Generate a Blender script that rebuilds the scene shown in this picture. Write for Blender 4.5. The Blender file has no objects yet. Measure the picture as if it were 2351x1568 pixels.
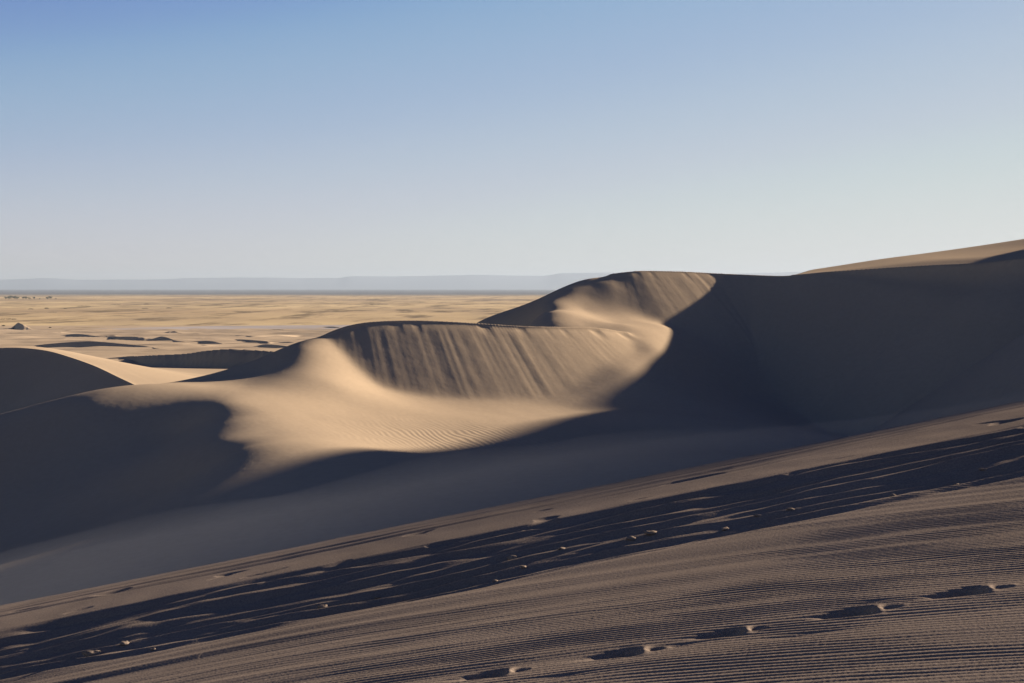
import bpy, math, time
import numpy as np
from mathutils import Vector

T0 = time.time()
rng = np.random.default_rng(7)
C = bpy.context.scene.collection
S = bpy.context.scene

# ------------------------------------------------------------------ camera
# The eye stands at the world origin and looks level along +Y (50 mm lens).
F, CU, HOR = 3265.0, 1175.5, 660.0          # focal length and horizon, measured on the photograph


def P(u, v, D):
    """Point seen at (u, v) that lies D metres ahead of the eye."""
    return ((u - CU) / F * D, D, -(v - HOR) / F * D)


cam_data = bpy.data.cameras.new('camera')
cam = bpy.data.objects.new('camera', cam_data)
C.objects.link(cam)
cam_data.sensor_width = 36.0
cam_data.lens = F / 2351.0 * 36.0
cam_data.shift_y = -(784.0 - HOR) / 2351.0
cam.rotation_euler = (math.radians(90), 0, 0)
cam_data.clip_start = 0.1
cam_data.clip_end = 200000
S.camera = cam

EXPOSURE = 1.75
# ------------------------------------------------------------------ sun and sky
SUN_EL, SUN_AZ = math.radians(15.0), math.radians(35.0)      # azimuth from +X towards +Y
sdir = Vector((math.cos(SUN_EL) * math.cos(SUN_AZ), math.cos(SUN_EL) * math.sin(SUN_AZ), math.sin(SUN_EL)))
ld = bpy.data.lights.new('sun', 'SUN')
ld.energy = 5.0
ld.angle = math.radians(0.9)
ld.color = (1.0, 0.83, 0.64)
sun = bpy.data.objects.new('sun', ld)
C.objects.link(sun)
sun.rotation_euler = sdir.to_track_quat('Z', 'Y').to_euler()

W = bpy.data.worlds.new('World')
S.world = W
W.use_nodes = True
wn = W.node_tree
bg = wn.nodes['Background']
sky = wn.nodes.new('ShaderNodeTexSky')
sky.sky_type = 'NISHITA'
sky.sun_disc = False
sky.sun_elevation = SUN_EL
sky.sun_rotation = math.pi / 2 - SUN_AZ
sky.altitude = 2400
sky.air_density = 1.0
sky.dust_density = 1.0
sky.ozone_density = 3.0
# the sky is graded per channel, like the photograph's soft pale exposure of it
pre = wn.nodes.new('ShaderNodeVectorMath')
pre.operation = 'SCALE'
pre.inputs['Scale'].default_value = .05
crv = wn.nodes.new('ShaderNodeRGBCurve')
CURVES = [
    [(0, 0), (.03, .022), (.069, .175), (.085, .27), (.11, .36), (.135, .44), (.18, .53), (.27, .63), (.5, .74), (1, .9)],
    [(0, 0), (.05, .04), (.09, .14), (.13, .31), (.155, .415), (.19, .47), (.225, .53), (.26, .57), (.32, .645), (.4, .68), (1, .9)],
    [(0, 0), (.08, .10), (.15, .30), (.217, .57), (.26, .62), (.33, .655), (.45, .67), (1, .8)]]
for c, pts in zip(crv.mapping.curves, CURVES):
    while len(c.points) < len(pts):
        c.points.new(.5, .5)
    for p, (a, b) in zip(c.points, pts):
        p.location = (a, b)
        p.handle_type = 'AUTO_CLAMPED'
crv.mapping.update()
post = wn.nodes.new('ShaderNodeVectorMath')
post.operation = 'SCALE'
post.inputs['Scale'].default_value = 1 / (.05 * 2 ** EXPOSURE)
wn.links.new(sky.outputs[0], pre.inputs[0])
wn.links.new(pre.outputs[0], crv.inputs['Color'])
wn.links.new(crv.outputs[0], post.inputs[0])
wn.links.new(post.outputs[0], bg.inputs[0])
bg.inputs[1].default_value = 0.05

S.view_settings.view_transform = 'Standard'
S.view_settings.look = 'None'
S.view_settings.gamma = 1.0
S.view_settings.exposure = EXPOSURE
S.render.engine = 'CYCLES'
S.cycles.use_denoising = True
S.cycles.max_bounces = 4
S.cycles.diffuse_bounces = 3
S.cycles.volume_bounces = 1


# ------------------------------------------------------------------ helpers
def props(o, label=None, cat=None, kind=None, group=None):
    for k, v in (('label', label), ('category', cat), ('kind', kind), ('group', group)):
        if v:
            o[k] = v
    return o


def mesh_obj(name, verts, quads, mat, smooth=True, parent=None):
    me = bpy.data.meshes.new(name)
    verts = np.ascontiguousarray(verts, dtype=np.float32)
    quads = np.ascontiguousarray(quads, dtype=np.int32)
    n = quads.shape[1]
    me.vertices.add(len(verts))
    me.vertices.foreach_set('co', verts.ravel())
    me.loops.add(quads.size)
    me.loops.foreach_set('vertex_index', quads.ravel())
    me.polygons.add(len(quads))
    me.polygons.foreach_set('loop_start', np.arange(0, quads.size, n, dtype=np.int32))
    me.polygons.foreach_set('loop_total', np.full(len(quads), n, dtype=np.int32))
    me.polygons.foreach_set('use_smooth', np.full(len(quads), smooth, dtype=bool))
    me.update(calc_edges=True)
    me.materials.append(mat)
    o = bpy.data.objects.new(name, me)
    C.objects.link(o)
    o.parent = parent
    return o


def grid_quads(nr, nc):
    i = np.arange(nr * nc, dtype=np.int32).reshape(nr, nc)
    return np.stack([i[:-1, :-1].ravel(), i[:-1, 1:].ravel(), i[1:, 1:].ravel(), i[1:, :-1].ravel()], 1)


def grid_obj(name, X, Y, Z, mat):
    nr, nc = X.shape
    return mesh_obj(name, np.stack([X.ravel(), Y.ravel(), Z.ravel()], 1), grid_quads(nr, nc), mat)


def hash2(ix, iy, seed):
    h = (ix.astype(np.int64) * 374761393 + iy.astype(np.int64) * 668265263 + seed * 1442695041) & 0xffffffff
    h = ((h ^ (h >> 13)) * 1274126177) & 0xffffffff
    h = (h ^ (h >> 16)) & 0xffffffff
    return h


def noise(x, y, seed=0):
    """Gradient noise, about -1..1."""
    x = np.asarray(x, dtype=np.float64)
    y = np.asarray(y, dtype=np.float64) + 0 * x
    x = x + 0 * y
    ix, iy = np.floor(x), np.floor(y)
    fx, fy = x - ix, y - iy
    sx, sy = fx * fx * fx * (fx * (fx * 6 - 15) + 10), fy * fy * fy * (fy * (fy * 6 - 15) + 10)

    def g(dx, dy):
        a = hash2(ix + dx, iy + dy, seed) * (2 * math.pi / 4294967296.0)
        return np.cos(a) * (fx - dx) + np.sin(a) * (fy - dy)
    a = g(0, 0) * (1 - sx) + g(1, 0) * sx
    b = g(0, 1) * (1 - sx) + g(1, 1) * sx
    return (a * (1 - sy) + b * sy) * 1.5


def fbm(x, y, seed=0, n=4, gain=.5):
    t, a = 0, 1.0
    for k in range(n):
        t = t + a * noise(np.asarray(x) * 2 ** k, np.asarray(y) * 2 ** k, seed + 17 * k)
        a *= gain
    return t


def hinge(t, r):
    return (t + np.sqrt(t * t + r * r)) / 2


def soft(t, r):
    return r * np.logaddexp(0, t / r)


def smax(a, b, k):
    return (a + b + np.sqrt((a - b) ** 2 + k * k)) / 2


def sstep(a, b, x):
    t = np.clip((x - a) / (b - a), 0, 1)
    return t * t * (3 - 2 * t)


class Sheet:
    """Thin plate spline through (x, y, z) points."""

    def __init__(s, pts, lam=0.0):
        p = np.array(pts, dtype=np.float64)
        s.sc = 30.0
        s.c = p[:, :2] / s.sc
        n = len(p)
        A = np.zeros((n + 3, n + 3))
        A[:n, :n] = s.phi(s.c, s.c) + lam * np.eye(n)
        A[:n, n] = 1
        A[:n, n + 1:] = s.c
        A[n:, :n] = A[:n, n:].T
        b = np.zeros(n + 3)
        b[:n] = p[:, 2]
        s.w = np.linalg.solve(A, b)

    def phi(s, a, b):
        d2 = ((a[:, None, :] - b[None, :, :]) ** 2).sum(-1)
        return 0.5 * d2 * np.log(d2 + 1e-12)

    def __call__(s, x, y):
        q = np.stack([x.ravel(), y.ravel()], 1) / s.sc
        n = len(s.c)
        out = np.empty(len(q))
        for k in range(0, len(q), 40000):
            a = q[k:k + 40000]
            out[k:k + 40000] = s.phi(a, s.c) @ s.w[:n] + s.w[n] + a @ s.w[n + 1:]
        return out.reshape(x.shape)


def curve_pts(pts, n):
    """Catmull-Rom through 3D points, n samples."""
    p = np.array(pts, dtype=np.float64)
    p = np.vstack([2 * p[0] - p[1], p, 2 * p[-1] - p[-2]])
    m = len(p) - 3
    t = np.linspace(0, m - 1e-9, n)
    i = t.astype(int)
    f = (t - i)[:, None]
    a, b, c, d = p[i], p[i + 1], p[i + 2], p[i + 3]
    return .5 * (2 * b + (c - a) * f + (2 * a - 5 * b + 4 * c - d) * f ** 2 + (3 * b - a - 3 * c + d) * f ** 3)


class Brink:
    """The sharp top edge of a slip face: sand lies below it at its angle of repose."""

    def __init__(s, pts, n, slip=.64):
        s.p = curve_pts(pts, n)
        s.slip = slip
        s.s = np.concatenate([[0], np.cumsum(np.linalg.norm(np.diff(s.p[:, :2], axis=0), axis=1))])

    def env(s, x, y, slope):
        """Cone envelope of the whole edge, and the position along the edge."""
        q = np.stack([x.ravel(), y.ravel()], 1)
        e = np.empty(len(q))
        pos = np.empty(len(q))
        lo, hi = s.p.min(0), s.p.max(0)
        far = np.hypot(np.maximum(np.maximum(lo[0] - q[:, 0], q[:, 0] - hi[0]), 0), np.maximum(np.maximum(lo[1] - q[:, 1], q[:, 1] - hi[1]), 0))
        e[:] = lo[2] - slope * far
        pos[:] = 0
        sel = np.nonzero(far < 22)[0]
        for j in range(0, len(sel), 20000):
            i = sel[j:j + 20000]
            d = np.hypot(q[i, 0:1] - s.p[None, :, 0], q[i, 1:2] - s.p[None, :, 1])
            h = s.p[None, :, 2] - slope * d
            m = h.max(1)
            e[i] = m
            w = np.exp((h - m[:, None]) / .04)
            pos[i] = (w * s.s).sum(1) / w.sum(1)
        return e.reshape(x.shape), pos.reshape(x.shape)

    def side(s, x, y):
        """Signed distance, positive on the slip side (right of the direction of travel)."""
        q = np.stack([x.ravel(), y.ravel()], 1)
        out = np.empty(len(q))
        a, b = s.p[:-1, :2], s.p[1:, :2]
        t = (b - a) / np.linalg.norm(b - a, axis=1)[:, None]
        L = np.linalg.norm(b - a, axis=1)
        lo = np.zeros(len(a)); hi = L.copy()
        lo[0] = -1e3; hi[-1] = L[-1] + 1e3
        for j in range(0, len(q), 40000):
            r = q[j:j + 40000, None, :] - a[None]
            al = np.clip((r * t[None]).sum(-1), lo, hi)
            off = r - al[..., None] * t[None]
            d = np.hypot(off[..., 0], off[..., 1])
            i = d.argmin(1)
            rr = r[np.arange(len(i)), i]
            cr = t[i, 0] * rr[:, 1] - t[i, 1] * rr[:, 0]
            out[j:j + 40000] = -np.sign(cr) * d[np.arange(len(i)), i]
        return out.reshape(x.shape)


# ------------------------------------------------------------------ materials
def new_mat(name):
    m = bpy.data.materials.new(name)
    m.use_nodes = True
    nt = m.node_tree
    b = nt.nodes['Principled BSDF']
    b.inputs['Roughness'].default_value = 1.0
    b.inputs['Specular IOR Level'].default_value = 0.0
    return m, nt, b


def ramp(nt, fac, stops):
    r = nt.nodes.new('ShaderNodeValToRGB')
    while len(r.color_ramp.elements) < len(stops):
        r.color_ramp.elements.new(0.5)
    for e, (p, c) in zip(r.color_ramp.elements, stops):
        e.position = p
        e.color = (*c, 1)
    nt.links.new(fac, r.inputs[0])
    return r.outputs[0]


def tex_noise(nt, scale, detail=4, rough=.55, vec=None, stretch=None):
    n = nt.nodes.new('ShaderNodeTexNoise')
    n.inputs['Scale'].default_value = scale
    n.inputs['Detail'].default_value = detail
    n.inputs['Roughness'].default_value = rough
    tc = nt.nodes.new('ShaderNodeTexCoord')
    out = tc.outputs['Object']
    if stretch:
        mp = nt.nodes.new('ShaderNodeMapping')
        mp.inputs['Scale'].default_value = stretch
        nt.links.new(out, mp.inputs[0])
        out = mp.outputs[0]
    nt.links.new(out, n.inputs['Vector'])
    return n.outputs[0]


def sand_mat(name, base, var=.12, coarse=.15, grain=None, bump=0.0, bump_dist=.002, tint=.22):
    m, nt, b = new_mat(name)
    base = np.array(base)
    lo, hi = tuple(base * (1 - var)), tuple(base * (1 + var))
    col = ramp(nt, tex_noise(nt, coarse, 5), [(.3, lo), (.7, hi)])
    if grain:
        g = tex_noise(nt, grain, 2, .7)
        gr = ramp(nt, g, [(.3, (1 - tint,) * 3), (.7, (1 + tint,) * 3)])
        mx = nt.nodes.new('ShaderNodeMix')
        mx.data_type = 'RGBA'
        mx.blend_type = 'MULTIPLY'
        mx.inputs[0].default_value = 1
        nt.links.new(col, mx.inputs[6])
        nt.links.new(gr, mx.inputs[7])
        col = mx.outputs[2]
        if bump:
            bp = nt.nodes.new('ShaderNodeBump')
            bp.inputs['Strength'].default_value = bump
            bp.inputs['Distance'].default_value = bump_dist
            nt.links.new(g, bp.inputs['Height'])
            nt.links.new(bp.outputs[0], b.inputs['Normal'])
    nt.links.new(col, b.inputs['Base Color'])
    return m


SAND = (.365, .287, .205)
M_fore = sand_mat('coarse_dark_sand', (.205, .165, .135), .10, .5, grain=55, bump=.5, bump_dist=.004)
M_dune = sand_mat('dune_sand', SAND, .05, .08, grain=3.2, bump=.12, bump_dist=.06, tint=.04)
M_field = sand_mat('distant_sand', SAND, .10, .012)


def band(a, b, step):
    return np.arange(a, b, step)


def side_cols(u_from, u_to, first):
    out, u, s = [], u_from, first
    sg = 1 if u_to > u_from else -1
    while (u_to - u) * sg > 0:
        s *= 1.07
        u += sg * s
        out.append(u)
    return out


def columns(lo, hi, step, lo_far, hi_far):
    mid = list(np.arange(lo, hi, step))
    return np.array(side_cols(lo, lo_far, step)[::-1] + mid + side_cols(mid[-1], hi_far, step))


# ------------------------------------------------------------------ foreground slope
def fore_plain(x, y):
    wob = .16 * noise(x * .35 + 3, 0 * x + 1.5, 3) + .07 * noise(x * 1.1, 0 * x + 7, 4)
    z = -1.9 + .20 * x - .05 * y
    z = z + .148 * hinge(y - 12.25 - wob, .10)
    z = z - .145 * hinge(y - 13.92 - wob * .8, .05)
    z = z - .05 * hinge(y - 15.5, .3)
    z = z - .55 * soft(y - 20.4, 1.1)
    z = z - .30 * soft(y - 26, 1.5)
    return z


STEPS = [(1135, 1545), (1440, 1497), (1680, 1450), (1975, 1403), (2230, 1358), (2490, 1314), (868, 1592)]
SCUFFS = [(1290, 1553, .16), (1850, 1455, .2), (1560, 1480, .12), (2000, 1382, .1)]


def ground_at(u, v):
    """Where the line of sight through (u, v) meets the foreground slope."""
    D = np.linspace(5, 22, 3000)
    a, b = (u - CU) / F, -(v - HOR) / F
    h = fore_plain(a * D, D) - b * D
    i = int(np.argmax(h > 0))
    return a * D[i], D[i]


def fore(x, y):
    z = fore_plain(x, y)
    # wind ripples, whose crests bend away from the eye on the left
    bend = np.where(x > -2.5, .33 * x + .065 * x * x, -.41)
    ph = (y + bend) / .069
    ph = ph + 1.1 * noise(x * .25, (y + bend) * .55, 11) + .6 * noise(x * .8, (y + bend) * 2.2, 12) + .16 * noise(x * 2.2, (y + bend) * 5, 17)
    saw = np.sin(2 * np.pi * ph) + .28 * np.sin(4 * np.pi * ph + .9)
    amp = .0018 * (.9 + .6 * noise(x * .5, (y + bend) * 2.0, 13) + .5 * noise(x * 1.5, (y + bend) * 5, 14))
    amp = amp * (.5 + .6 * sstep(-.35, .25, noise(x * .45 + 3, (y + bend) * .9, 18)))
    amp = amp * (1 - .8 * sstep(9.8, 12.4, y - .25 * x)) * (1 - sstep(12.3, 13.0, y))
    # longer swells running with the ripples, stronger on the left and towards the band
    sw = y + bend * .8
    sm = (.25 + .75 * sstep(1.5, -2.0, x)) * (1 - sstep(12.2, 12.6, y)) * (.5 + .5 * sstep(8, 11, y))
    z = z + sm * (.034 * noise(x * .16, sw * 2.1, 15) + .017 * noise(x * .22, sw * 4.6, 16))
    # hollows and steps by each print
    flat = np.ones_like(x)
    dz = np.zeros_like(x)
    for k, (u, v) in enumerate(STEPS):
        cx, cy = ground_at(u, v)
        s = .74 + .06 * math.sin(k * 2.3)
        X, Y = (x - cx) / s, (y - cy) / (s * 1.2)
        Y = Y + .22 * X                                # prints lie along the ripples
        w = noise(X * 9, Y * 9, 40 + k)
        XX = X + .02
        r = np.where(XX > 0, (XX / .10) ** 4, (-XX / .19) ** 1.6) + np.abs(Y / (.105 * np.clip(1 + XX * 1.6, .45, 1))) ** 3
        dz -= .074 * np.exp(-r) * (1 + .25 * w)
        dz += .017 * np.exp(-((X - .125 - .2 * Y) / .042) ** 2 - ((Y + .01) / .09) ** 2)
        dz -= .022 * np.exp(-((X - .20) / .06) ** 2 - ((Y + .012) / .035) ** 2)
        dz += .008 * np.exp(-((X - .29) / .035) ** 2 - ((Y + .01) / .03) ** 2)
        dz += .005 * np.exp(-((X + .02) / .15) ** 2 - ((Y + .13) / .035) ** 2)
        flat *= 1 - .9 * np.exp(-((X - .02) / .26) ** 4 - (Y / .115) ** 4)
    for k, (u, v, L) in enumerate(SCUFFS):
        cx, cy = ground_at(u, v)
        X, Y = x - cx, y - cy + .3 * (x - cx)
        dz -= .009 * np.exp(-(X / L) ** 2 - (Y / .045) ** 2)
    z = z + amp * saw * flat + dz
    # the trampled, wind-cut band: narrow treads and shaded risers that braid along the little scarp
    bm = sstep(12.1, 12.5, y) * (1 - sstep(13.8, 14.0, y))
    tot = 0
    for k, (c, L, f) in enumerate(((.035, .30, .50), (-.05, .23, .44))):
        wp = (y + c * x + .20 * noise(x * .22, y * .8, 21 + k) + .05 * noise(x * .6, y * 2.4, 23 + k)) / L
        fr = wp - np.floor(wp)
        tri = np.where(fr < f, -fr, f / (1 - f) * (fr - f) - f) * L * .20
        mk = 1.15 * sstep(-.45, .15, noise(x * .5 + 9 * k, y * 1.8, 25 + k) * (1 if k else -1) + .12)
        tot = tot + tri * mk
    z = z + bm * tot
    z = z + bm * (.036 * noise(x * .6 + 7, y * 1.6, 29) + .010 * noise(x * .9, y * 4.0, 26) + .006 * noise(x * 3.2, y * 8, 27) + .018 * np.maximum(noise(x * 1.6 + 2, y * 3.5, 28) - .35, 0))
    # smooth terrace above it, slightly pitted, with cracks near the edge
    tm = sstep(13.5, 13.9, y)
    z = z + tm * (.004 * noise(x * 2, y * 2, 31) + .010 * noise(x * .5, y * .7, 32))
    pit = np.maximum(noise(x * 1.5 + 4, y * 3.2, 33) - .55, 0)
    z = z - tm * (1 - sstep(15.2, 16.0, y)) * .10 * pit
    cr = noise(x * .22, (y - .03 * x) * 3.6, 34)
    z = z - tm * sstep(14.9, 15.3, y) * (1 - sstep(16.2, 17.2, y)) * .035 * np.maximum(cr, 0)
    z = z + (.0006 * noise(x * 45, y * 45, 35) + .0003 * noise(x * 90, y * 90, 36)) * (1 - sstep(13, 16, y))
    return z


cols = columns(-30, 2381, 2.0, -1900, 5600)
rows = np.concatenate([np.geomspace(.9, 6.0, 50, endpoint=False), band(6.0, 13.9, .0095), band(13.9, 17, .025),
                       band(17, 24, .1), band(24, 46, .5)])
A, D = np.meshgrid((cols - CU) / F, rows)
X, Y = A * D, D
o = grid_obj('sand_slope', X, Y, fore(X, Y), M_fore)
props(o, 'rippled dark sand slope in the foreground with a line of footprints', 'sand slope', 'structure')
print('fore', time.time() - T0)

# ------------------------------------------------------------------ middle dunes
floor_pts = [P(*a) for a in [
    # foot of the bowl
    (1100, 928, 80), (1200, 933, 80.5), (1300, 938, 80.8), (950, 912, 80), (870, 888, 80.7), (805, 840, 82), (778, 806, 83.3), (742, 779, 84.2),
    # nose and left flank of the bowl dune
    (700, 800, 82), (650, 830, 80.5), (700, 860, 78), (640, 880, 76), (760, 880, 77),
    (600, 822, 84), (520, 856, 81), (460, 878, 78), (600, 852, 80), (560, 885, 76),
    (600, 930, 70), (600, 1000, 61.5), (700, 960, 68), (800, 930, 74), (900, 960, 72),
    # left arm
    (400, 884, 75), (320, 893, 73.5), (200, 926, 71.5), (0, 973, 72), (-250, 1030, 72),
    (0, 1100, 66), (200, 1080, 65.5), (0, 1245, 57.5), (200, 1195, 57), (400, 1000, 68), (400, 1110, 58), (500, 1015, 61.2), (500, 930, 69.6), (545, 945, 68.3), (450, 918, 71.5), (500, 975, 66.0), (560, 975, 64.8), (540, 1035, 57.2), (-250, 1180, 64), (-250, 1320, 57),
    (0, 1300, 47), (300, 1235, 46), (600, 1130, 49), (-250, 1365, 47),
    # valley
    (900, 1010, 64), (1000, 1045, 60), (1200, 1050, 58), (1300, 985, 70), (1500, 1020, 66), (1175, 1110, 48), (1500, 950, 76), (1700, 1010, 66), (1700, 1060, 50),
    # right side of the bowl up to the second dune
    (1400, 905, 83.2), (1450, 850, 87), (1500, 800, 91.5), (1420, 800, 91), (1520, 748, 98), (1430, 745, 95.5),
    (1640, 800, 98), (1700, 890, 93), (1800, 945, 90), (1900, 992, 87), (1600, 870, 90),
    # foot, nose and flank of the second dune
    (1500, 735, 101), (1450, 732, 99.5),     (1310, 655, 104.8), (1360, 641, 105.3), (1306, 664, 103.2), (1362, 660, 103.6), (1405, 656, 104.1), (1292, 685, 101.4), (1350, 684, 102), (1405, 682, 102.6),
    (1274, 712, 98.6), (1340, 713, 99.7), (1405, 712, 100.8), (1256, 740, 94), (1335, 742, 94.5), (1410, 742, 96.5), (1262, 684, 102.5), (1245, 705, 100), (1225, 735, 97),
    (1250, 681, 105.5), (1200, 702, 107), (1090, 744, 107),
]]
floor_pts += [(-14, 100, -9), (-8, 110, -8), (0, 98, -5.0), (-30, 95, -12), (-5, 130, -8.5), (-25, 130, -12), (-45, 90, -15), (-45, 60, -15), (-30, 38, -12),
              (-12, 34, -8.6), (0, 32, -7.5), (12, 34, -7.4), (22, 60, -8.8), (20, 78, -8.6), (30, 60, -9), (24, 40, -8), (15, 125, -7), (40, 125, -6), (60, 60, -8),
              (60, 100, -8), (-60, 120, -18), (60, 150, -8), (0, 180, -14), (-40, 180, -18)]
floor = Sheet(floor_pts, 4e-4)

br_bowl = Brink([P(*a) for a in [(728, 781, 84.3), (762, 762.5, 85.0), (805, 748, 85.7), (860, 739.5, 86.3), (950, 736.5, 87), (1060, 740.5, 87.7), (1200, 749.5, 88.8), (1290, 752, 90), (1370, 754, 91.5), (1440, 765, 93)]], 180)
br_bowl2 = Brink([P(*a) for a in [(1405, 630, 105.6), (1440, 625, 105.9), (1480, 622, 106.4), (1560, 623, 107.5), (1640, 627, 108.5), (1720, 630.5, 108.5), (1800, 633, 107.5), (1850, 629, 106.8), (1900, 625, 106), (2020, 622, 103), (2140, 621, 99.5), (2250, 620, 96.5)]]
                 + [(33.6, 93.5, 1.4), (38.5, 91, 1.6), (44, 86.5, 4.2), (49, 79, 9.5), (52, 71, 12), (54, 58, 13.3), (54, 48, 12), (56, 42, 9)], 240)
top_pts = [P(*a) for a in [(1800, 633, 107.5), (1850, 629, 106.8), (1900, 625, 106), (2020, 622, 103), (2140, 621, 99.5), (2250, 620, 96.5),
                           (1810, 632, 110), (1850, 623, 115), (1890, 616, 118), (2010, 600, 121), (2130, 584, 122), (2250, 567, 122), (2351, 552, 121)]]
top_pts += [(33.6, 93.5, 1.4), (38.5, 91, 1.6), (44, 86.5, 4.2), (49, 79, 9.5), (52, 71, 12), (54, 58, 13.3), (54, 48, 12), (56, 42, 9),
            (58, 44, 10), (58, 50, 13.9), (58, 56.5, 16.2), (58, 65, 16.3), (58, 75, 15.4), (58, 88, 16), (58, 95, 16), (58, 100, 15.1), (58, 104, 13.4), (58, 109, 12), (58, 114, 11.3), (58, 118, 9.6), (58, 122, 7.2), (58, 128, 5.6), (58, 140, 4.5), (44, 110, 3.7), (50, 111, 5.6),  # unseen rise off to the right, heights shaped to shadow valley and near crest
            (45, 150, 1), (15, 145, -2.5), (28, 145, -1), (75, 60, 14), (75, 85, 13), (75, 110, 9), (75, 135, 3), (80, 40, 9), (60, 25, 0), (95, 80, 8), (20, 113, .8)]
top = Sheet(top_pts, 2e-6)


def mid(x, y):
    fl = floor(x, y)
    fl = fl + .05 * noise(x * .15, y * .15, 51)
    # wind ripples on the valley floor by the bowl
    rm = np.exp(-((x + 2.2) / 4.5) ** 2 - ((y - 66.5) / 5.0) ** 2)
    wx, wy = x + .25 * noise(x * .5, y * .5, 61), y + .5 * noise(x * .4, y * .3, 62)
    rp = np.sin(2 * np.pi * (wx * .80 + wy * .30) / .28 + 2.5 * noise(x * .35, y * .2, 63))
    fl = fl + .0085 * rm * rp * (1 + .6 * noise(x * .8, y * .5, 64))
    fl = fl + .006 * noise(x * .7 + y * .3, y * .5 - x * .2, 65) * sstep(50, 60, y)
    out = fl
    tmin = None
    for k, (br, back) in enumerate(((br_bowl, .5), (br_bowl2, .5))):
        e, pos = br.env(x, y, .64)
        sd = br.side(x, y)
        # avalanche tongues and gullies that run down the face
        fall = np.maximum(sd, 0)
        f = sstep(0, 1.5, fall)
        t = fall / 9.0
        n1 = noise(pos * 1.25, t * .22, 71 + k) + .45 * noise(pos * 2.9, t * .4, 73 + k) + .2 * noise(pos * 4.5, t * .7, 75 + k)
        n2 = np.maximum(noise(pos * .75 + 3, t * .3, 77 + k) - .1, 0)
        z = e + f * (.018 * n1 - .030 * n2) * (.5 + .9 * sstep(-.4, .5, noise(pos * .3, t * .5, 85 + k))) + .006 * f * noise(x * 1.2, y * 1.2, 79)
        # scalloped top edge
        z = z - (1 - sstep(.0, 1.6, fall)) * sstep(0, .25, fall) * .13 * np.maximum(noise(pos * .9, 0 * pos, 81 + k) - .05, 0)
        b, _ = br.env(x, y, back)
        b = b - 2.5 * np.maximum(sd, 0)
        if k == 1:
            tp = top(x, y) - .8 * np.maximum(17 - x, 0)
            tp = tp - 2.5 * np.maximum(sd, 0)
            tp = np.where(x > 12, tp, -99)
            b = np.where(pos > br.s[79], smax(np.minimum(b, tp + 50), tp, .2) if False else np.maximum(tp, np.where(x < 22, b, -99)), b)
            rr = .10 + 2.6 * sstep(22, 33, x)
        else:
            rr = .22
        d = smax(z, b, rr) - rr * .3 * np.exp(-(sd / (.3 + rr)) ** 2)
        out = smax(out, d, .22 if k == 0 else .35)
    return out


cols = columns(-40, 2391, 2.4, -2200, 5600)
rows = np.concatenate([band(24, 44, .5), band(44, 60, .22), band(60, 83.5, .13), band(83.5, 94, .07), band(94, 102.5, .13), band(102.5, 109.5, .07), band(109.5, 130, .4), np.geomspace(130, 260, 40)])
A, D = np.meshgrid((cols - CU) / F, rows)
X, Y = A * D, D
Z = mid(X, Y)
Z = Z - .10 * np.maximum(D - 135, 0)
o = grid_obj('dunes', X, Y, Z, M_dune)
props(o, 'smooth tan sand dunes with two sunlit slip faces beyond the foreground slope', 'sand dunes', 'structure')
print('mid', time.time() - T0)

# ------------------------------------------------------------------ dune field and plain
PLAIN = -40.0


def base_field(y):
    return np.interp(y, [0, 150, 200, 260, 400, 600, 900, 1350, 1e6], [-14, -14, -12.6, -15, -20.5, -26.2, -33.0, -39.95, -39.95])


def dist_on_base(v):
    D = np.geomspace(120, 3000, 4000)
    return float(D[int(np.argmax(base_field(D) > -(v - HOR) / F * D))]) if v < 900 else 200.0


FIELD = [   # brink (u, v) and foot v of each far slip face
    [(70, 796, 797), (88, 792, 799), (140, 787, 800), (200, 783, 800), (262, 787, 800), (332, 794, 800), (353, 798, 801), (385, 803, 806), (416, 807, 807.5)],
    [(235, 824, 825), (252, 822, 824.5), (304, 817, 829), (330, 816, 838), (420, 812, 842), (472, 805, 845), (525, 801, 847), (577, 803, 848), (640, 808, 850), (720, 818, 852)],
    [(160, 825, 826), (180, 828, 831), (200, 830, 836), (225, 836, 841), (248, 842, 842.5)],
    [(240, 772, 773), (262, 772, 778), (300, 772.5, 782), (325, 774, 782.5), (345, 777, 782.5), (372, 781.5, 783)],
    [(332, 782.5, 783), (352, 777, 783.2), (371, 772.5, 783.3), (386, 775, 783.5), (402, 781, 784), (425, 784.5, 785)],
    [(140, 770, 770.5), (160, 769, 772), (185, 769, 773), (224, 773, 775), (250, 776, 777)],
    [(372, 765, 765.5), (385, 763, 766), (399, 762, 766), (420, 766, 766.5)],
    [(515, 770, 770.5), (540, 771, 774), (575, 773, 777), (640, 771.5, 775), (690, 771, 773), (740, 772, 772.6)],
    [(532, 782, 783), (541, 779, 782), (560, 779, 784), (602, 782, 789), (640, 788, 789)],
    [(440, 784, 784.5), (462, 784, 787), (485, 785, 789), (510, 789, 790)],
    [(640, 786, 786.5), (662, 786, 788.5), (690, 788, 789), (710, 789, 789.5)],
    [(585, 795, 795.5), (612, 793, 798), (665, 797, 800), (720, 803, 804)],
    [(735, 751, 751.4), (765, 751, 753.5), (800, 754, 754.3)],
    [(440, 793, 793.5), (465, 793, 795.5), (500, 794, 795)],
    [(600, 757, 757.3), (640, 757, 759), (680, 759, 759.4)],
    [(20, 757, 757.3), (33, 747, 756), (41, 740.5, 757.5), (50, 743.5, 758), (62, 749, 758), (74, 755.5, 758), (82, 758, 758.2)],
    [(40, 801, 801.5), (60, 800, 803), (100, 801, 802)],
]


def field_dune(pts):
    out = []
    thin = max(q[2] - q[1] for q in pts) < 6
    for u, v, vf in pts:
        v = vf - 1.55 * (vf - v) if thin else v
        Df = dist_on_base(vf)
        k = (v - HOR) / F
        Db = (.62 * Df - float(base_field(Df))) / (.62 + k)
        out.append(P(u, v, Db))
    return out


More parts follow.
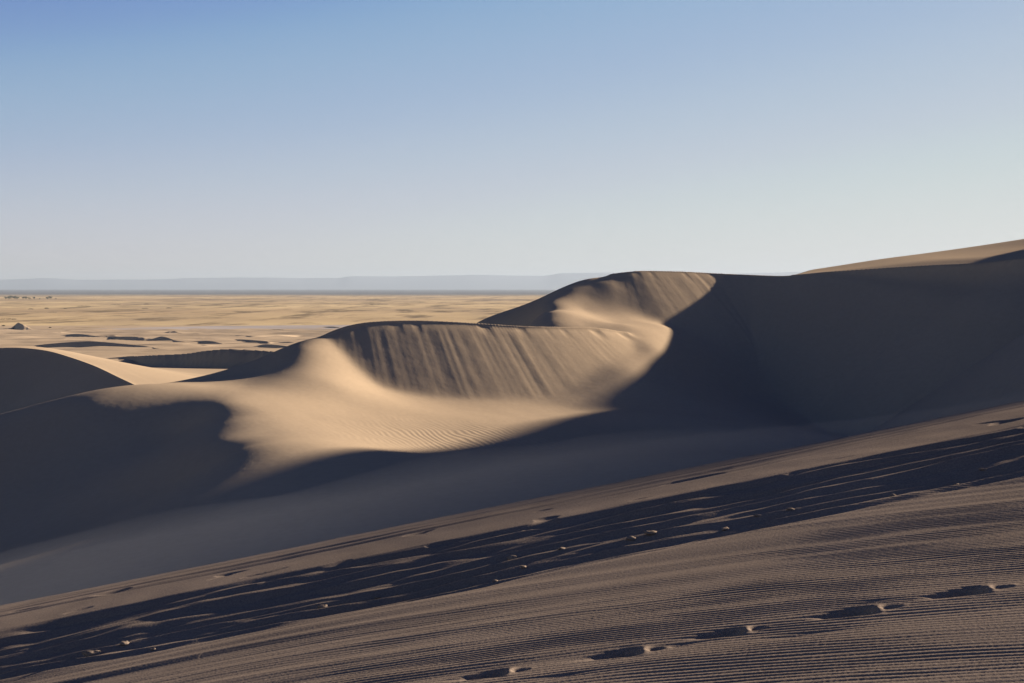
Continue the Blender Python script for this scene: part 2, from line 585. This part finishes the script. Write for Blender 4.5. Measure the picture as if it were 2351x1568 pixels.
cols = columns(-60, 1300, 1.8, -1500, 2600)
rows = np.concatenate([np.geomspace(120, 380, 110, endpoint=False), np.geomspace(380, 560, 110, endpoint=False), band(560, 680, .4), np.geomspace(680, 1450, 440), np.geomspace(1460, 1800, 30)])
A, D = np.meshgrid((cols - CU) / F, rows)
X, Y = A * D, D
Z = base_field(Y) + 0 * X
am = sstep(230, 420, Y) * (1 - sstep(1200, 1500, Y))
Z = Z + am * (.8 * fbm(X / 70, Y / 45, 91, 3) + .25 * fbm(X / 22, Y / 14, 92, 2) + (.3 + .0007 * Y) * np.maximum(1 - np.abs(noise(X / 95 + .3 * noise(X / 60, Y / 60, 93), Y / 55, 94)) * 2.4, 0) ** 2)
Uc = A * F + CU
for k, pts in enumerate(FIELD):
    p = np.array(field_dune(pts))
    us = np.array([q[0] for q in pts], dtype=float)
    uu = np.linspace(us[0], us[-1], 200)
    from_curve = curve_pts(p, 200)
    uo = from_curve[:, 0] / from_curve[:, 1] * F + CU
    order = np.argsort(uo)
    yb = np.interp(Uc[0], uo[order], from_curve[order, 1])
    zb = np.interp(Uc[0], uo[order], from_curve[order, 2])
    fade = np.maximum(np.maximum(us[0] - Uc[0], Uc[0] - us[-1]), 0)
    zb = zb - fade * .012 * (yb / F * 20)
    t = Y - yb[None]
    h = zb[None] + np.where(t < 0, .62 * t, -.085 * t)
    near = np.maximum((h > base_field(Y) - 4), 0)
    Z = np.where(near > 0, smax(Z, h, .25), Z)
Z = np.where(Y > 1500, np.minimum(Z, PLAIN - .2 - (Y - 1500) * .002), Z)
o = grid_obj('dune_field', X, Y, Z, M_field)
props(o, 'field of small pale sand dunes with dark slip faces beyond the large dunes', 'dune field', 'structure')

# the dark dune on the left
br_left = Brink([P(*a) for a in [(-420, 900, 172), (-250, 850, 168), (-120, 816, 164), (0, 801, 165), (60, 801.5, 162), (110, 808, 158.5), (150, 819, 155), (220, 844, 149), (270, 868, 145), (320, 892, 141), (370, 918, 137), (440, 956, 132)]], 400, .62)
lt_pts = [tuple(q) for q in br_left.p[::36]] + [P(*a) for a in [(0, 794, 190), (100, 798, 190), (200, 828, 184), (300, 858, 180), (400, 871, 185), (480, 862, 215), (-250, 830, 195), (600, 850, 230)]]
lt_pts += [(-60, 240, -13.5), (-30, 260, -15.3), (-20, 200, -12.4), (0, 240, -15), (-90, 200, -12), (-10, 160, -14), (-100, 240, -14), (20, 220, -15)]
ltop = Sheet(lt_pts, 1e-4)
cols = columns(-40, 760, 3, -900, 1500)
rows = np.concatenate([band(110, 130, 1), band(130, 174, .14), band(174, 262, 1.0)])
A, D = np.meshgrid((cols - CU) / F, rows)
X, Y = A * D, D
e, pos = br_left.env(X, Y, .62)
sd = br_left.side(X, Y)
b = ltop(X, Y) - 2.5 * np.maximum(sd, 0)
Z = smax(e - 50 * (sd < -3), b, .25)
Z = smax(Z, -24 + 0 * Z, .5)
Z = Z - sstep(235, 262, Y) * 4 - sstep(900, 1500, A * F + CU) * 6
o = grid_obj('dune', X, Y, Z, M_dune)
props(o, 'rounded dune on the left with a dark shaded face and a pale sunlit rim', 'sand dune', 'structure')

# plain: one sheet out to the far hills
M_plain, nt, b = new_mat('dry_grassland')
n1 = tex_noise(nt, .004, 7, .62, stretch=(1, .3, 1))
n2 = tex_noise(nt, .018, 6, .66, stretch=(1, .22, 1))
n3 = tex_noise(nt, .0012, 4, .6, stretch=(.25, 1, 1))
c1 = ramp(nt, n1, [(.30, (.30, .235, .16)), (.5, (.47, .365, .215)), (.7, (.56, .435, .26))])
c2 = ramp(nt, n2, [(.36, (.42, .42, .44)), (.50, (1, 1, 1))])
c3 = ramp(nt, n3, [(.35, (.75, .72, .75)), (.6, (1, 1, 1))])
mx = nt.nodes.new('ShaderNodeMix'); mx.data_type = 'RGBA'; mx.blend_type = 'MULTIPLY'; mx.inputs[0].default_value = 1
nt.links.new(c1, mx.inputs[6]); nt.links.new(c2, mx.inputs[7])
mx2 = nt.nodes.new('ShaderNodeMix'); mx2.data_type = 'RGBA'; mx2.blend_type = 'MULTIPLY'; mx2.inputs[0].default_value = 1
nt.links.new(mx.outputs[2], mx2.inputs[6]); nt.links.new(c3, mx2.inputs[7])
# dark scrub far out, beyond about seven kilometres
geo = nt.nodes.new('ShaderNodeTexCoord')
ln = nt.nodes.new('ShaderNodeVectorMath')
ln.operation = 'LENGTH'
nt.links.new(geo.outputs['Object'], ln.inputs[0])
ad = nt.nodes.new('ShaderNodeMath')
ad.operation = 'MULTIPLY_ADD'
ad.inputs[1].default_value = 9000
nt.links.new(tex_noise(nt, .0004, 4, .6, stretch=(.3, 1, 1)), ad.inputs[0])
nt.links.new(ln.outputs['Value'], ad.inputs[2])
mr = nt.nodes.new('ShaderNodeMapRange')
mr.inputs['From Min'].default_value = 10500
mr.inputs['From Max'].default_value = 13000
nt.links.new(ad.outputs[0], mr.inputs['Value'])
mx3 = nt.nodes.new('ShaderNodeMix'); mx3.data_type = 'RGBA'
mx3.inputs[7].default_value = (.10, .105, .12, 1)
nt.links.new(mr.outputs[0], mx3.inputs[0])
nt.links.new(mx2.outputs[2], mx3.inputs[6])
nt.links.new(mx3.outputs[2], b.inputs['Base Color'])
r = np.concatenate([[0], np.geomspace(300, 42000, 60)])
th = np.linspace(0, 2 * np.pi, 145)
Tm, R = np.meshgrid(th, r)
X, Y = R * np.cos(Tm), R * np.sin(Tm)
Z = PLAIN + 0 * X + .8 * fbm(X / 700, Y / 500, 95, 2) * sstep(1600, 2500, R)
o = grid_obj('plain', X, Y, Z, M_plain)
props(o, 'flat golden grass plain stretching to the far hills', 'plain', 'structure')

# shallow river bed between the dunes and the grass
M_river = sand_mat('wet_sand', (.33, .30, .29), .12, .01)
us = np.linspace(-800, 1900, 160)
near = np.interp(us, [-800, 0, 250, 500, 800, 1100, 1900], [778, 769, 765, 761, 758, 755, 751])
far = np.interp(us, [-800, 0, 250, 500, 800, 1100, 1900], [770, 759.5, 754, 748, 746, 744.5, 742])
Dn, Df = 39.6 * F / (near - HOR), 39.6 * F / (far - HOR)
t = np.linspace(0, 1, 8)[:, None]
Yr = Dn[None] * (1 - t) + Df[None] * t
Xr = (us[None] - CU) / F * Yr
o = grid_obj('river', Xr, Yr, 0 * Xr - 39.6, M_river)
props(o, 'narrow grey river bed of damp sand between dune field and grassland', 'river', 'structure')

# pale sand bank beyond the river: low bluff lit by the sun
# far hills
M_hills, nt, b = new_mat('haze_tinted_rock')
b.inputs['Base Color'].default_value = (.19, .225, .29, 1)  # pale blue of the haze put into the hill colour itself
hu = np.array([-2500, -1200, -400, 0, 60, 90, 130, 180, 380, 420, 520, 610, 690, 780, 800, 910, 1100, 1180, 1250, 1290, 1400, 1600, 1840, 1900, 2100, 2600, 3600])
hv = np.array([640, 637, 643, 642, 640, 638, 639, 642, 641, 638.5, 637, 637, 638.5, 638, 634, 634.5, 630.5, 632.5, 633, 627, 625.5, 630, 624, 628, 634, 630, 636])
us = np.linspace(-2500, 3600, 900)
top_v = np.interp(us, hu, hv) + .5 * fbm(us / 60, 0 * us, 97, 3)
prof_d = np.array([27500, 29000, 31000, 33000, 34000, 36000, 40000.])
prof_h = np.array([0, .10, .35, .75, 1.0, .8, 0])
Hh = -(top_v - HOR) / F * 34000 - PLAIN
Yh = prof_d[:, None] + 0 * us[None]
Xh = (us[None] - CU) / F * Yh
Zh = PLAIN - 1 + prof_h[:, None] * Hh[None] * (1 + .15 * noise(Xh / 1500, Yh / 1500, 98) * ((prof_h > 0) & (prof_h < 1))[:, None])
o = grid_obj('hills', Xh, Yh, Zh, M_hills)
props(o, 'low blue hills fading into haze along the horizon', 'hills', 'structure')
print('far', time.time() - T0)

# ------------------------------------------------------------------ sand blown off the near crest
M_blow = bpy.data.materials.new('blown_sand')
M_blow.use_nodes = True
nt = M_blow.node_tree
for n in list(nt.nodes):
    if n.type != 'OUTPUT_MATERIAL':
        nt.nodes.remove(n)
pv = nt.nodes.new('ShaderNodeVolumePrincipled')
pv.inputs['Color'].default_value = (.34, .36, .41, 1)
pv.inputs['Density'].default_value = .018
nt.links.new(pv.outputs[0], nt.nodes['Material Output'].inputs['Volume'])
bx = np.linspace(-9, 14, 70)
by = np.linspace(16.0, 27.0, 24)
BX, BY = np.meshgrid(bx, by)
gz = fore_plain(BX, BY)
prof = np.sin(np.pi * np.clip((BY - 16.0) / 11.0, 0, 1)) ** 2.4
endt = sstep(-9, -6, BX) * (1 - sstep(11.5, 14, BX))
crest = -2.36 + .20 * BX - .27 * (BY - 20)
vh = .60 - .45 * sstep(-1, 6, BX)
up = np.maximum(gz, np.minimum(crest, gz + .5 * (1 - .8 * sstep(0, 6, BX)))) + prof * endt * vh * (1 + .35 * noise(BX * .5, BY * .4, 88))
lo = gz - .25
nv = BX.size
vv = np.concatenate([np.stack([BX.ravel(), BY.ravel(), up.ravel()], 1), np.stack([BX.ravel(), BY.ravel(), lo.ravel()], 1)])
qt = grid_quads(*BX.shape)
qb = qt[:, ::-1] + nv
idx = np.arange(nv).reshape(BX.shape)
ring = np.concatenate([idx[0, :-1], idx[:-1, -1], idx[-1, :0:-1], idx[:0:-1, 0]])
nx = np.roll(ring, -1)
qs = np.stack([nx, ring, ring + nv, nx + nv], 1)
o = mesh_obj('blown_sand', vv, np.concatenate([qt, qb, qs]), M_blow)
props(o, 'thin veil of sand blowing off the crest of the near slope', 'blown sand', 'stuff')


# ------------------------------------------------------------------ lumps of sand on the trampled band
def lump_mesh(name, seed, elong):
    n1, n2 = 10, 18
    th = np.linspace(.02, np.pi - .02, n1)[:, None]
    ph = np.linspace(0, 2 * np.pi, n2)[None, :]
    x, y, z = np.sin(th) * np.cos(ph), np.sin(th) * np.sin(ph), np.cos(th) + 0 * ph
    r = 1 + .34 * noise(x * 1.6 + seed, y * 1.6 + z * 1.3, seed) + .17 * noise(x * 3 + z * 3, y * 3 - z * 2, seed + 3)
    r[:, -1] = r[:, 0]
    return np.stack([(x * r * elong).ravel(), (y * r).ravel(), (np.where(z > 0, z * .62, z * .5) * r).ravel()], 1), grid_quads(n1, n2)


CLODS = [  # u, v, half length in photo pixels, elongation, label
    (215, 1498, 20, 1.7, 'largest pale teardrop clod of sand, low on the left of the dark trampled band'),
    (287, 1476, 11, 1.6, 'small long clod of sand just up the slope from the large teardrop clod'),
    (352, 1487, 6, 1.4, 'tiny clod of sand on the lower rim of the dark band by the teardrop clod'),
    (745, 1384, 13, 1.8, 'ragged clod of sand near pale curled sand on the left half of the band'),
    (868, 1358, 7, 1.5, 'little clod of sand between the ragged clod and the round bright clod'),
    (1137, 1331, 6, 1.4, 'tiny clod of sand beside the rippled slope near the middle of the dark band'),
    (1180, 1278, 13, 1.5, 'round bright clod of sand in the middle of the dark band'),
    (1202, 1301, 7, 1.4, 'small clod of sand just below the round bright clod'),
    (1290, 1262, 9, 1.9, 'flat clod of sand up the slope from the round bright clod'),
    (1450, 1240, 10, 1.5, 'left clod of the close pair on the pale sand patch right of centre'),
    (1496, 1228, 16, 2.1, 'long right clod of the close pair on the pale sand patch right of centre'),
    (1667, 1209, 10, 1.5, 'bright squarish clod of sand right of the pale patch, nearest the ripples there'),
    (1740, 1183, 8, 2.0, 'thin flat clod of sand up the slope from the squarish clod'),
    (1816, 1168, 8, 1.8, 'bright flat clod of sand on a narrow dark streak farther right'),
    (2050, 1131, 7, 1.2, 'upright clod of sand where the dark band narrows on the right'),
    (2197, 1106, 7, 1.8, 'lone flat clod of sand below the narrow right end of the dark band'),
    (2259, 1072, 9, 2.0, 'clod of sand nearest the right edge of the slope above the ripples'),
]
for k, (u, v, hw, el, lab) in enumerate(CLODS):
    cx, cy = ground_at(u, v)
    vv, qq = lump_mesh('clod', 200 + k, el)
    w = hw / F * cy
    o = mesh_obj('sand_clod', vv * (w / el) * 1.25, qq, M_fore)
    zz = float(fore(np.array([[cx]]), np.array([[cy]]))[0, 0])
    o.location = (cx, cy, zz + w / el * .14)
    o.rotation_euler = (0, .12, .35 + .5 * math.sin(k * 1.9))
    props(o, lab, 'sand clod', None, 'clods of sand on the trampled band')


# ------------------------------------------------------------------ trees and scrub on the plain
def leaf_cloud(seed, n, size, shape):
    g = np.random.default_rng(seed)
    vs, qs = [], []
    for i in range(n):
        c = shape(g)
        a = g.normal(size=3); a /= np.linalg.norm(a)
        b = np.cross(a, g.normal(size=3)); b /= np.linalg.norm(b)
        s_ = size * g.uniform(.6, 1.4)
        for sx, sy in ((-1, -.6), (1, -.6), (1, .6), (-1, .6)):
            vs.append(c + a * sx * s_ + b * sy * s_)
        qs.append((4 * i, 4 * i + 1, 4 * i + 2, 4 * i + 3))
    return np.array(vs), np.array(qs)


def leaf_mat(name, lo, hi):
    m, nt, b = new_mat(name)
    nt.links.new(ramp(nt, tex_noise(nt, .6, 3), [(.35, lo), (.65, hi)]), b.inputs['Base Color'])
    return m


M_leaf = leaf_mat('cottonwood_leaves', (.035, .045, .025), (.075, .085, .045))
M_scrub = leaf_mat('dry_scrub', (.05, .05, .032), (.10, .09, .055))
M_bark, nt, b = new_mat('bark')
nt.links.new(ramp(nt, tex_noise(nt, 3, 4), [(.3, (.07, .055, .04)), (.7, (.15, .12, .09))]), b.inputs['Base Color'])


def tree_proto(seed, h, w):
    lobes = np.random.default_rng(seed).uniform(-1, 1, (9, 3)) * np.array([w * .32, w * .32, h * .2]) + np.array([0, 0, h * .62])

    def shape(g):
        c = lobes[g.integers(len(lobes))]
        d = g.normal(size=3)
        d /= np.linalg.norm(d)
        return c + d * g.uniform(.35, 1) ** .5 * np.array([w * .25, w * .25, h * .2])
    crown = leaf_cloud(seed, 700, h * .03, shape)
    a = np.linspace(0, 2 * np.pi, 9)
    zs = np.array([0, .1, .3, .55, .8]) * h
    rs = np.array([.05, .034, .026, .018, .006]) * h
    sway = np.array([0, .004, .012, .03, .05]) * h
    T = np.stack([(rs[:, None] * np.cos(a) + sway[:, None]).ravel(), (rs[:, None] * np.sin(a)).ravel(), (zs[:, None] + 0 * a).ravel()], 1)
    return crown, (T, grid_quads(5, 9))


TREES = [
    (13, 9.5, 'leftmost dark tree of the five-tree clump at the far left of the plain'),
    (20, 11, 'second tree from the left in the five-tree clump on the far plain'),
    (26, 12, 'middle and tallest tree of the five-tree clump on the far plain'),
    (33, 12, 'fourth tree from the left in the five-tree clump on the far plain'),
    (40, 10, 'rightmost tree of the five-tree clump on the far plain'),
    (53, 9, 'left tree of the three-tree row right of the five-tree clump'),
    (60, 10, 'middle tree of the three-tree row right of the five-tree clump'),
    (67, 8, 'right tree of the three-tree row right of the five-tree clump'),
    (79, 8.5, 'lone small tree just right of the three-tree row'),
    (91, 4.5, 'smallest lone tree between the small tree and the tree pair'),
    (109.5, 10, 'left tree of the close pair at the right end of the far tree line'),
    (115, 10.5, 'right tree of the close pair at the right end of the far tree line'),
    (128, 5, 'last little tree right of the tree pair on the far plain'),
]


def plain_at(u, v):
    D = (-PLAIN - .3) * F / (v - HOR)
    return (u - CU) / F * D, D, PLAIN - .6


protos = []
for k in range(3):
    cr, tr = tree_proto(300 + k, 10.0, 11.0 + k)
    root = bpy.data.objects.new('tree', None)
    C.objects.link(root)
    mesh_obj('trunk', *tr, M_bark, parent=root)
    mesh_obj('crown', *cr, M_leaf, smooth=False, parent=root)
    protos.append(root)
used = set()
for k, (u, h, lab) in enumerate(TREES):
    src = protos[k % 3]
    if k % 3 in used:
        t = src.copy()
        C.objects.link(t)
        for ch in src.children:
            c = ch.copy()
            C.objects.link(c)
            c.parent = t
    else:
        t = src
        used.add(k % 3)
    t.location = plain_at(u, 687.3 + .25 * math.sin(k * 2.1))
    t.rotation_euler = (0, 0, k * 1.3)
    t.scale = (h / 10 * 1.15, h / 10 * 1.15, h / 10 * 1.15)
    props(t, lab, 'tree', None, 'trees in a line on the far plain')

SCRUB = [  # u, v, length px, height px, label
    (192, 703.5, 34, 2.6, 'longest thin dark strip of scrub in the middle of the grass plain'),
    (107, 708, 10, 2.6, 'small dark clump of scrub left of the longest strip of scrub'),
    (71, 709.5, 13, 2.2, 'faint clump of scrub two clumps left of the longest strip'),
    (150, 708.5, 9, 1.4, 'low clump of scrub just below the left end of the longest strip'),
    (267, 699, 25, 1.6, 'low strip of scrub up and right of the longest strip'),
    (336, 698, 14, 1.5, 'small patch of scrub farthest out, right of the low strip'),
    (333, 708, 16, 1.8, 'left patch of scrub of the two level with the longest strip on its right'),
    (388, 707, 14, 1.8, 'right patch of scrub of the two level with the longest strip on its right'),
    (18, 733, 46, 3.6, 'dark strip of scrub above the lone sand mound at the left edge'),
    (8, 748, 9, 3.2, 'clump of scrub at the left edge beside the lone sand mound'),
    (115, 752, 7, 2.6, 'lone dark bush on the pale bank above the river bed'),
    (119, 717, 26, 1.5, 'thin strip of scrub under the small clump on the plain'),
    (500, 701, 30, 1.5, 'thin strip of scrub on the plain above the bowl dune left flank'),
    (640, 703, 36, 2.0, 'wide strip of scrub on the plain left of the bowl dune crest'),
    (870, 699, 44, 2.2, 'strip of scrub on the plain straight above the bowl dune crest'),
    (930, 712, 40, 1.8, 'pale strip of scrub just above the bowl dune crest'),
    (560, 716, 40, 1.8, 'strip of scrub nearest the river bed above the small dunes'),
]
for k, (u, v, lpx, hpx, lab) in enumerate(SCRUB):
    x, y, z = plain_at(u, v)
    L, H = lpx / F * y, hpx / F * y

    def shape(g, L=L, H=H):
        t = g.uniform(-1, 1)
        e = H * max(1 - t * t, 0) ** .5 * (.55 + .45 * abs(math.sin(t * 7 + L)))
        return np.array([t * L / 2, g.normal() * L * .08, g.uniform(0, 1) ** .8 * e])
    vv, qq = leaf_cloud(400 + k, 420, max(H * .13, .25), shape)
    o = bpy.data.objects.new('shrub', None)
    C.objects.link(o)
    mesh_obj('foliage', vv, qq, M_scrub, smooth=False, parent=o)
    o.location = (x, y, z + .3)
    props(o, lab, 'shrub', None, 'patches of scrub on the grass plain')
print('things', time.time() - T0)

# ------------------------------------------------------------------ haze
HAZE = True
if HAZE:
    M_haze = bpy.data.materials.new('haze')
    M_haze.use_nodes = True
    nt = M_haze.node_tree
    for n in list(nt.nodes):
        if n.type != 'OUTPUT_MATERIAL':
            nt.nodes.remove(n)
    pv = nt.nodes.new('ShaderNodeVolumePrincipled')
    pv.inputs['Color'].default_value = (.335, .415, .52, 1)
    pv.inputs['Density'].default_value = 3.9e-5
    pv.inputs['Anisotropy'].default_value = .2
    nt.links.new(pv.outputs[0], nt.nodes['Material Output'].inputs['Volume'])
    h, z0, z1 = 45000, -60, 400
    v = [(sx * h, sy * h, z) for z in (z0, z1) for sy in (-1, 1) for sx in (-1, 1)]
    q = [(0, 2, 3, 1), (4, 5, 7, 6), (0, 1, 5, 4), (2, 6, 7, 3), (0, 4, 6, 2), (1, 3, 7, 5)]
    o = mesh_obj('haze', v, q, M_haze, smooth=False)
    props(o, 'thin pale haze in the air over the plain', 'haze', 'stuff')
print('done', time.time() - T0)
